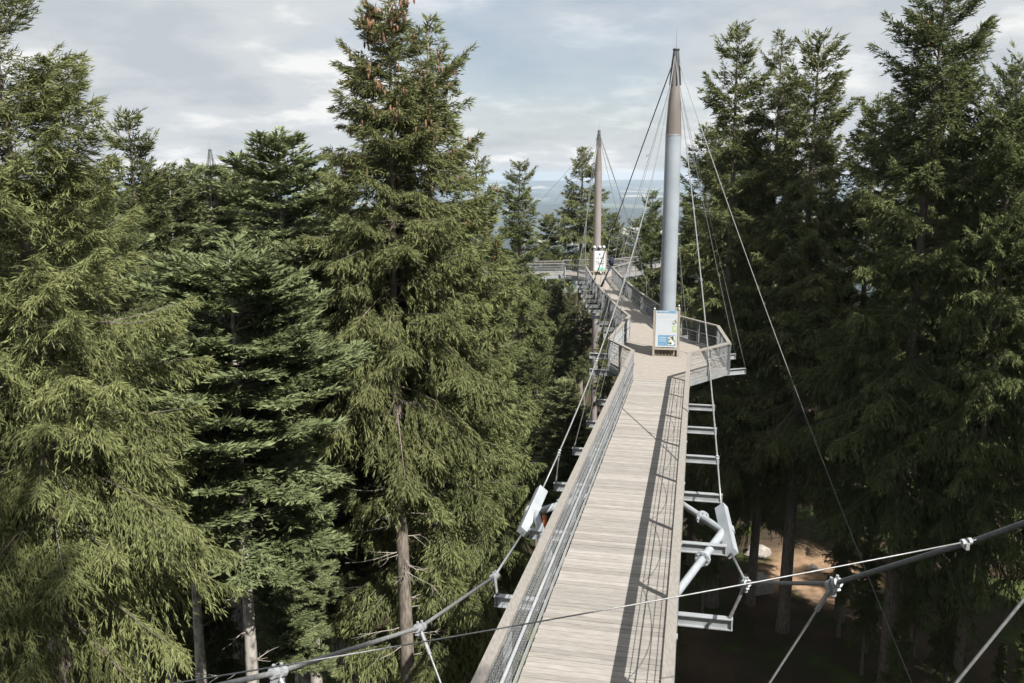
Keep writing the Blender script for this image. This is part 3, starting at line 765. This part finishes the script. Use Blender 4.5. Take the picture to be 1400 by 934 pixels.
    q = quads_to_obj('branchwork', Vb.reshape(-1, 3)[idx.ravel()], np.zeros(len(idx)), 'bark', root); q['kind'] = 'stuff'
    # --- branchlets
    nbl = np.maximum(7, (Lb / (0.030 * ts) * sub).astype(int))
    bi = np.repeat(np.arange(nb), nbl); nB = len(bi)
    w = 1 - rg.uniform(0, 1, nB) ** 1.3 * 0.84
    sd = np.where(rg.uniform(0, 1, nB) < 0.5, -1.0, 1.0)
    ang = np.radians(rg.uniform(28, 68, nB)) * sd * np.clip((1.05 - w) * 4, 0.15, 1)
    ca, sa = np.cos(ang), np.sin(ang)
    d2 = np.stack([hd[bi, 0] * ca - hd[bi, 1] * sa, hd[bi, 0] * sa + hd[bi, 1] * ca], -1)
    ell = np.minimum(Lb[bi] * (0.42 * (1 - w) + 0.05) + 0.10 * ts ** 0.5, 1.05) * rg.uniform(0.7, 1.25, nB)
    bp_ = bpt(bi, w)
    ub = u[bi]
    slope = tn[bi] - 2 * sg[bi] * w + 3 * upc[bi] * w ** 2
    if species == 'spruce':
        drop = pend * (1 - 0.75 * ub) * rg.uniform(0.4, 1.5, nB)
    else:
        drop = rg.uniform(-0.08, 0.12, nB)
    ntw = np.maximum(3, (ell / ((0.033 if species == 'spruce' else 0.04) * ts)).astype(int))
    ti = np.repeat(np.arange(nB), ntw); nT = len(ti)
    v = rg.uniform(0, 1.0, nT)
    p = bp_[ti].copy()
    p[:, :2] += d2[ti] * (ell[ti] * v * (1 - 0.25 * np.clip(drop[ti], 0, 1) * v))[:, None]
    p[:, 2] += ell[ti] * v * (slope[ti] * 0.6) - ell[ti] * drop[ti] * v ** 1.3
    ax = np.zeros((nT, 3)); ax[:, :2] = d2[ti] * rg.uniform(0.35, 1.0, nT)[:, None]
    perp = np.stack([-d2[ti][:, 1], d2[ti][:, 0]], -1); sgn = rg.uniform(-1, 1, nT)
    ax[:, :2] += perp * (sgn * (0.6 if species == 'spruce' else 1.1))[:, None]
    if species == 'spruce':
        ax[:, 2] += slope[ti] * 0.5 - pend * (1 - 0.8 * ub[ti]) * rg.uniform(0.3, 2.3, nT) + 0.2 * ub[ti]
        ax += rg.normal(0, 0.2, (nT, 3))
    else:
        ax[:, 2] += slope[ti] * 0.6 + rg.normal(0.05, 0.16, nT)
    ax = nrm(ax)
    ln = rg.uniform(0.09, 0.23, nT) * ts ** 0.85 * (1.0 if species == 'spruce' else 1.2)
    wd = rg.uniform(0.0105, 0.0185, nT) * ts * tw * (1.0 if species == 'spruce' else 1.6)
    if species == 'spruce':
        bv = nrm(np.cross(ax, rg.normal(0, 1, (nT, 3))))
    else:
        bv = nrm(np.cross(ax, np.array([0, 0, 1.0]) + rg.normal(0, 0.75, (nT, 3))))
    mid = p + ax * (ln * 0.42)[:, None]; tip = p + ax * ln[:, None]
    bow = rg.normal(0, 0.012, (nT, 1)) * np.cross(ax, bv)
    Vt = np.stack([p, mid + bv * wd[:, None] + bow, tip, mid - bv * wd[:, None] + bow], 1)
    tint = 0.42 + bt[bi][ti] * 1.2 + rg.normal(0, 0.13, nT) + 0.22 * (v > 0.82) + 0.10 * (w[ti] > 0.9)
    # leader shoots
    nl = 40; zl = H - rg.uniform(0, 0.9, nl); cl_ = tx(np.clip(zl, 0, H)); aa = rg.uniform(0, 6.28, nl)
    axl = nrm(np.stack([np.cos(aa) * .8, np.sin(aa) * .8, np.full(nl, .75)], -1)); pl = np.column_stack([cl_, zl]); bl = nrm(np.cross(axl, rg.normal(0, 1, (nl, 3))))
    ml = pl + axl * .09; tl = pl + axl * .22 * ts ** .5
    Vt = np.concatenate([Vt, np.stack([pl, ml + bl * .024 * ts, tl, ml - bl * .024 * ts], 1)]); tint = np.concatenate([tint, np.full(nl, .5)])
    quads_to_obj('crown', Vt.reshape(-1, 3), np.clip(tint, 0, 1), m, root)
    TRI[0] += 2 * len(Vt) + 2 * len(idx)
    if cones:
        cm = MB(); cnt = 0
        while cnt < cones:
            i = int(rg.integers(0, nb))
            if u[i] < 0.45 or Lb[i] < 0.3: continue
            if rg.uniform() > ((u[i] - .4) / .6): continue
            q0 = bpt(np.array([i]), np.array([rg.uniform(.72, 1.0)]))[0]
            for _ in range(int(rg.integers(2, 5))):
                o = q0 + rg.normal(0, .10, 3); tl_ = rg.normal(0, .02, 3)
                cm.tube([o, o - UP * .05 + tl_, o - UP * .12 + tl_, o - UP * .18 + tl_ * 1.3], [0.010, 0.033, 0.030, 0.006], 6, False)
            cnt += 1
        q = cm.build('cone_cluster', 'cone', root, True); q['kind'] = 'stuff'
    for i in range(dead):
        z = base - rg.uniform(0.1, 1.0) * min(8.0, base * .6) if dead > 8 else base - rg.uniform(0.2, 4)
        a = rg.uniform(0, 6.28); L_ = rg.uniform(0.5, 1.9); c0 = tx(np.array([z]))[0]
        pts = [np.array([c0[0] + math.cos(a) * L_ * k_, c0[1] + math.sin(a) * L_ * k_, z - L_ * .25 * k_ + L_ * .22 * k_ * k_ + rg.normal(0, .02)]) for k_ in (0, .25, .5, .75, 1)]
        dm = MB().tube(pts, [0.022, 0.016, 0.012, 0.009, 0.004], 4)
        for _ in range(4):
            j = int(rg.integers(1, 4)); e = pts[j] + np.array([math.cos(a + rg.uniform(-1, 1)), math.sin(a + rg.uniform(-1, 1)), rg.uniform(-.6, .2)]) * rg.uniform(.15, .5)
            dm.tube([pts[j], (pts[j] + e) / 2 + rg.normal(0, .02, 3), e], [0.008, 0.006, 0.003], 3)
        dm.build('dead_branch', 'twig', root)
    root['_h'] = H
    return root
def place(root, x, y, ztop=None, label='', cat='tree', group=None, rot=0.0, scale=None, copy=True, sxy=None, name=None):
    """put a tree (or a copy of it and of its parts) with its foot on the ground at x, y"""
    gz = GZ(x, y)
    if copy:
        r = bpy.data.objects.new(name or root.name.split('.')[0], None); col.objects.link(r)
        for ch in list(root.children):
            c = ch.copy(); col.objects.link(c); c.parent = r
    else:
        r = root
    s = scale or ((ztop - gz) / root['_h'] if ztop is not None else 1.0)
    r['_h'] = root['_h']
    r.location = (x, y, gz); r.rotation_euler = (0, 0, rot); r.scale = ((sxy or 1) * s, (sxy or 1) * s, s)
    return tag(r, label, cat, group)
def at(px, ytop, D):
    q = P(px, ytop, D); return q[0], q[1], q[2]
def hero(px, ytop, D, label, base_z, R, **kw):
    x, y, zt = at(px, ytop, D); g = GZ(x, y)
    rot = kw.pop('rot', 0.0); grp = kw.pop('group', None)
    r = make_tree(H=zt - g, base=max(1.0, base_z - g), R=R, **kw)
    place(r, x, y, zt, label, 'tree', grp, rot, 1.0, copy=False)
    return r
HERO = {}
HERO['A'] = hero(-12, -25, 14.5, 'light green spruce with loose hanging sprays overlapping the fir with the pale trunk', 16.0, 3.4, seed=14, ts=0.82, tw=0.72, pend=0.9, dens=1.25, trunk_r=0.20, lump=0.20, power=0.52, belly=0.4)
HERO['E1'] = hero(531, 5, 25, 'tallest full spruce with brown cones on top and a bare grey lower trunk', 17.0, 3.25, seed=21, ts=1.08, pend=0.85, e_hi=32, dens=1.5, trunk_r=0.30, cones=120, dead=30, power=0.50, belly=0.2, lump=0.18, tw=0.85, lean=0.0)
HERO['E2'] = hero(588, 26, 27.5, 'second dense spruce grown into the coned spruce, hung with long drooping sprays', 4.0, 4.6, seed=22, ts=1.45, pend=1.0, e_hi=32, dens=1.2, trunk_r=0.34, cones=50, power=0.55, belly=0.35, lump=0.2, tw=0.8)
HERO['D'] = hero(312, 352, 19, 'silver fir with flat layered sprays and a mottled pale trunk', 15.2, 2.7, seed=31, species='fir', ts=1.1, m='fir', dens=1.7, trunk_r=0.27, dead=6)
HERO['C'] = hero(378, 186, 31, 'dark silver fir with broad rounded top behind the layered fir', 9.0, 3.4, seed=32, species='fir', ts=1.5, m='fir', dens=1.4, trunk_r=0.3)
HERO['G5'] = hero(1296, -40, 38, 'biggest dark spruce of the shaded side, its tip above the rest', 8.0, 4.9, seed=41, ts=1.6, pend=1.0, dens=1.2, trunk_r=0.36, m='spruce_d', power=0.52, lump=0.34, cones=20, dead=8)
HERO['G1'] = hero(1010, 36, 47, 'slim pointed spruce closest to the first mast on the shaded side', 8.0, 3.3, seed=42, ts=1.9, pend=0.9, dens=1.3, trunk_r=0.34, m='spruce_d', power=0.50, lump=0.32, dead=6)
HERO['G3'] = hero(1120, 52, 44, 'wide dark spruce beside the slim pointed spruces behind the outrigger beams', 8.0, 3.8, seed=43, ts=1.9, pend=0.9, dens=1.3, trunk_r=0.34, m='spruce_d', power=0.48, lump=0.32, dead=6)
HERO['N'] = hero(797, 204, 97, 'spruce right behind the far mast, its bare trunk showing under the walkway', 13.0, 4.6, seed=51, ts=2.4, pend=0.7, dens=1.5, trunk_r=0.42, m='spruce', power=0.7, dead=12)
print('hero tris', TRI[0])
def proto(name):   # geometry used for copies
    return HERO[name]
def cp(nm, px, ytop, D, label, group=None, rot=1.0, sxy=None):
    x, y, zt = at(px, ytop, D)
    return place(HERO[nm], x, y, zt, label, 'tree', group, rot, sxy=sxy)
cp('G1', 175, 155, 33, 'spruce with brownish pointed tip standing clear over the firs', rot=0.7, sxy=1.0)
cp('E2', 1068, 44, 47, 'spruce with rust tinged tip between the slim and the wide dark spruce', rot=2.6, sxy=0.72)
cp('G3', 1200, 138, 45, 'lower blunt spruce in the gap before the biggest dark spruce', rot=2.0, sxy=0.9)
cp('G5', 1395, 80, 36, 'ragged spruce with thin outer branches beside the biggest dark spruce', rot=3.3, sxy=0.8)
cp('G1', 710, 222, 64, 'small open spruce with sparse tip beside the big coned spruce', rot=4.2, sxy=1.15)
cp('E2', 648, 205, 33, 'spruce at the back shoulder of the big coned spruce', rot=2.2, sxy=0.8)
cp('G1', 893, 262, 66, 'small dark spruce peeping out behind the first mast', rot=0.4, sxy=0.9)
cp('G3', 968, 175, 56, 'dark spruce directly behind the guy cables of the first mast', rot=5.0)
cp('C', 285, 228, 42, 'fir hiding the foot of the pale mast tip', rot=2.0)
cp('C', 232, 238, 40, 'fir beside the brownish pointed spruce', rot=4.0, sxy=0.9)
cp('C', 445, 238, 36, 'fir pressed against the shoulder of the coned spruce', rot=1.1, sxy=0.9)
cp('D', 405, 330, 26, 'layered fir between the pale trunked fir and the coned spruce', rot=2.4)
cp('D', 235, 430, 23, 'low layered fir under the light green spruce', rot=4.4)
cp('D', 215, 640, 25, 'pale green young fir deep in the shade below the layered fir', rot=0.6)
cp('D', 395, 700, 24, 'young fir beside the mottled pale trunk', rot=3.0, sxy=0.9)
cp('A', 120, 245, 26, 'spruce behind the light green loose spruce', rot=2.2)
cp('A', -140, 60, 19, 'light green spruce at the outer edge of the stand beside the loose one', rot=4.0)
cp('G3', 870, 300, 103, 'broad low tree behind the short curving walkway', rot=2.9, sxy=1.35)
cp('G3', 838, 292, 112, 'rounded yellow green tree beyond the far mast', rot=1.2, sxy=1.5)
cp('G1', 745, 330, 95, 'dark spruce under the left walkway', rot=3.5)
for px_, yt_, D_, nm_, ro_, lb_ in ((330, 236, 46, 'C', 3.1, 'fir top closing the skyline between the pale mast tip and the dark fir'), (262, 232, 52, 'G1', 1.9, 'spruce tip closing the skyline beside the pale mast tip'),
                               (205, 226, 48, 'G3', 0.3, 'spruce closing the skyline right behind the brownish pointed spruce'), (95, 228, 44, 'G3', 5.1, 'spruce closing the skyline behind the light green loose spruce'),
                               (762, 388, 87, 'G3', 0.9, 'low spruce tucked under the inner corner of the left walkway'), (781, 392, 92, 'G3', 2.9, 'low spruce in front of the bare trunk under the far platform'), (770, 430, 72, 'G1', 1.5, 'small spruce below the cross beams of the second bridge'),
                               (140, 300, 30, 'C', 0.9, 'fir under the brownish pointed spruce'), (480, 300, 34, 'C', 5.5, 'fir deep behind the coned spruce'), (420, 420, 30, 'C', 2.7, 'dark fir in the hollow beside the coned spruce trunk')):
    cp(nm_, px_, yt_, D_, lb_, rot=ro_)
# forest fill: rows behind the named trees, alike and only told apart by place
fr = random.Random(12)
def fill(n, xr, yr, zt, protos, label, group, avoid):
    k = 0; tries = 0; pts = []
    while k < n and tries < 4000:
        tries += 1
        x, y = fr.uniform(*xr), fr.uniform(*yr)
        cor = ((x - pc[0]) * 0.588 - (y - pc[1]) * 0.809, abs((x - pc[0]) * 0.809 + (y - pc[1]) * 0.588))
        if -2 < cor[0] < 30 and cor[1] < 3.2: continue
        if 18 < y < pc[1] + 2 and 0.245 < x / y < 0.40: continue            # the clearing stays open to view
        if avoid(x, y) or any((x - a) ** 2 + (y - c) ** 2 < 9.5 for a, c in pts): continue
        pts.append((x, y)); nm = fr.choice(protos)
        place(HERO[nm], x, y, GZ(x, y) + fr.uniform(*zt), label.replace('conifer', 'fir' if nm in 'CD' else 'spruce'), 'tree', group, fr.uniform(0, 6.28), sxy=fr.uniform(0.85, 1.15)); k += 1
bridge_x = lambda y: -1.25 + 0.21 * y if y < 39 else 6.9 + 0.025 * (y - 39)
clear = lambda x, y: abs(x - bridge_x(y)) < 6.5 or (75 < y < 92 and -16 < x < 20)
fill(26, (-42, -7), (38, 96), (22.0, 25.5), ['C', 'G1', 'G3', 'C'], 'conifer of the crowded stand behind the firs', 'conifers behind the firs', clear)
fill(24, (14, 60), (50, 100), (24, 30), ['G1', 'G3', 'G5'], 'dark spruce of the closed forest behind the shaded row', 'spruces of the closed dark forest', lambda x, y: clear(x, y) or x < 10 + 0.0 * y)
fill(26, (-9, 5.2), (44, 74), (9.0, 14.0), ['G3', 'G1', 'C'], 'low conifer under the bridge and left walkway', 'low conifers under the walkway', lambda x, y: abs(x - bridge_x(y)) < 2.6)
fill(18, (-14, 20), (76, 98), (9.5, 12.5), ['G3', 'G1'], 'low spruce in the hollow beneath the far platform', 'low spruces beneath the far platform', lambda x, y: (x - MAST2[0]) ** 2 + (y - MAST2[1]) ** 2 < 6)
fill(14, (9.5, 16), (40, 80), (9, 15), ['G3', 'G1'], 'low spruce in front of the shaded row', 'low spruces before the shaded row', lambda x, y: (x - pc[0]) ** 2 + (y - pc[1]) ** 2 < 40 or abs(x - bridge_x(y)) < 3.4)
fill(16, (-30, 45), (100, 135), (16.5, 20.5), ['G1', 'G3', 'C'], 'conifer on the slope falling away behind the far platform', 'conifers on the far slope', lambda x, y: False)
# trees at the right hand edge and behind the viewpoint; they shade the stand
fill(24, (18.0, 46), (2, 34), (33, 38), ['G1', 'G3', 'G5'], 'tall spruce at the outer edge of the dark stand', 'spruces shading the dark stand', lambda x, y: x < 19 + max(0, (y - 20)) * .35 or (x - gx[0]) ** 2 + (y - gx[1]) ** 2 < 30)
fill(9, (8, 34), (-16, 2), (23, 25.5), ['G1', 'G3'], 'spruce standing behind the viewpoint', 'spruces behind the viewpoint', lambda x, y: x < 9 or (y > -2 and x < 12))
ab0 = PZ(1034, 793, 0.2)
fill(22, (-26, -8), (22, 44), (6, 11), ['C', 'G3', 'D'], 'low conifer in the deep shade between the tall trunks', 'low conifers between the trunks', lambda x, y: (x + 3.9) ** 2 + (y - 25) ** 2 < 9)
fill(18, (11, 27), (35, 48), (5, 10), ['G3', 'G1'], 'low dark spruce under the guy cable in the shaded hollow', 'low spruces in the shaded hollow', lambda x, y: (x - pc[0]) ** 2 + (y - pc[1]) ** 2 < 20 or (abs(x - ab0[0]) < 2.2 and y < ab0[1] + 2))
fill(30, (7, 40), (26, 70), (1.5, 5.0), ['G1', 'G3'], 'young spruce sapling on the shaded forest floor', 'saplings on the forest floor', lambda x, y: (x - pc[0]) ** 2 + (y - pc[1]) ** 2 < 16)
fill(20, (-24, 3), (18, 46), (1.5, 4.5), ['G1', 'C'], 'young conifer sapling under the sunlit stand', 'saplings under the sunlit stand', lambda x, y: False)
for x_, y_, h_, ro_ in ((4.2, -3.8, 43, 0.3), (0.8, -7.0, 44, 2.1), (-3.4, -6.2, 44, 4.0), (9.0, -5.2, 42, 5.2)):  # unseen trees added to cast shade on the lower left sprays
    place(HERO['G1'], x_, y_, h_, 'unseen towering spruce added behind the viewpoint to shade the low sprays', 'tree', 'added shade spruces behind the viewpoint', ro_, sxy=0.62)
# ---------------------------------------------------------------- things on the forest floor
ab = PZ(1034, 793, 0.2); ab[2] = GZ(ab[0], ab[1])
q = MB(); q.add([(-.85, -.7, -.2), (.85, -.7, -.2), (.85, .7, -.2), (-.85, .7, -.2), (-.75, -.6, .55), (.75, -.6, .55), (.75, .6, .8), (-.75, .6, .8)], [(0, 3, 2, 1), (4, 5, 6, 7), (0, 1, 5, 4), (1, 2, 6, 5), (2, 3, 7, 6), (3, 0, 4, 7)])
anc = thing('anchor_block', 'sloping pale concrete anchor block on the trodden earth', 'anchor block', tuple(ab)); anc.rotation_euler = (0, 0, 0.25)
q.build('block', 'concrete', anc); MB().box((0, 0, 0.72), 0.22, 0.16, 0.03).build('steel_plate', 'steel', anc); MB().tube([(0, 0, .7), (0.0, -.1, 1.1)], .05, 8).build('anchor_rod', 'steel', anc)
for px, py, rr_ in ((1036, 748, 0.75), (1112, 770, 0.35)):
    c = PZ(px, py, 0.0); g = GZ(c[0], c[1]); m = MB(); rgk = np.random.default_rng(int(px))
    rings = [(0.95, -.2), (1.0, .1), (.8, .45), (.45, .68), (.05, .75)]
    vs_, fs = [], []
    for r_, z in rings:
        for j in range(9):
            a = j * 2 * math.pi / 9; d = r_ * rgk.uniform(.8, 1.15); vs_.append((d * math.cos(a) * rr_ * 1.3, d * math.sin(a) * rr_, z * rr_ * rgk.uniform(.9, 1.1)))
    for i in range(4):
        for j in range(9): fs.append((i * 9 + j, i * 9 + (j + 1) % 9, (i + 1) * 9 + (j + 1) % 9, (i + 1) * 9 + j))
    m.add(vs_, fs); o = m.build('boulder', 'rock'); o.location = (c[0], c[1], g)
    tag(o, 'pale rounded boulder on the bank above the trodden earth' if rr_ > .5 else 'small stone lying on the trodden earth', 'boulder')

# ================================================================== haze
hz_top = 46.0; lowest = float(min(v[2] for v in V)) - 1.0
hb = MB().box((0, 0, (hz_top + lowest) / 2), 17500, 17500, (hz_top - lowest) / 2)
hm = bpy.data.materials.new('haze_air'); hm.use_nodes = True
nt = hm.node_tree; nt.nodes.remove(nt.nodes['Principled BSDF'])
pv = nt.nodes.new('ShaderNodeVolumePrincipled'); pv.inputs['Color'].default_value = (0.64, 0.77, 0.92, 1); pv.inputs['Density'].default_value = 7.5e-5; pv.inputs['Anisotropy'].default_value = 0.0
nt.links.new(pv.outputs[0], nt.nodes['Material Output'].inputs['Volume'])
ho = hb.build('haze', hm); tag(ho, 'thin blue summer haze over the distant valley', None, None, 'stuff')
for o in bpy.data.objects:
    if '_h' in o: del o['_h']
print('tris made', TRI[0], 'objects', len(bpy.data.objects))
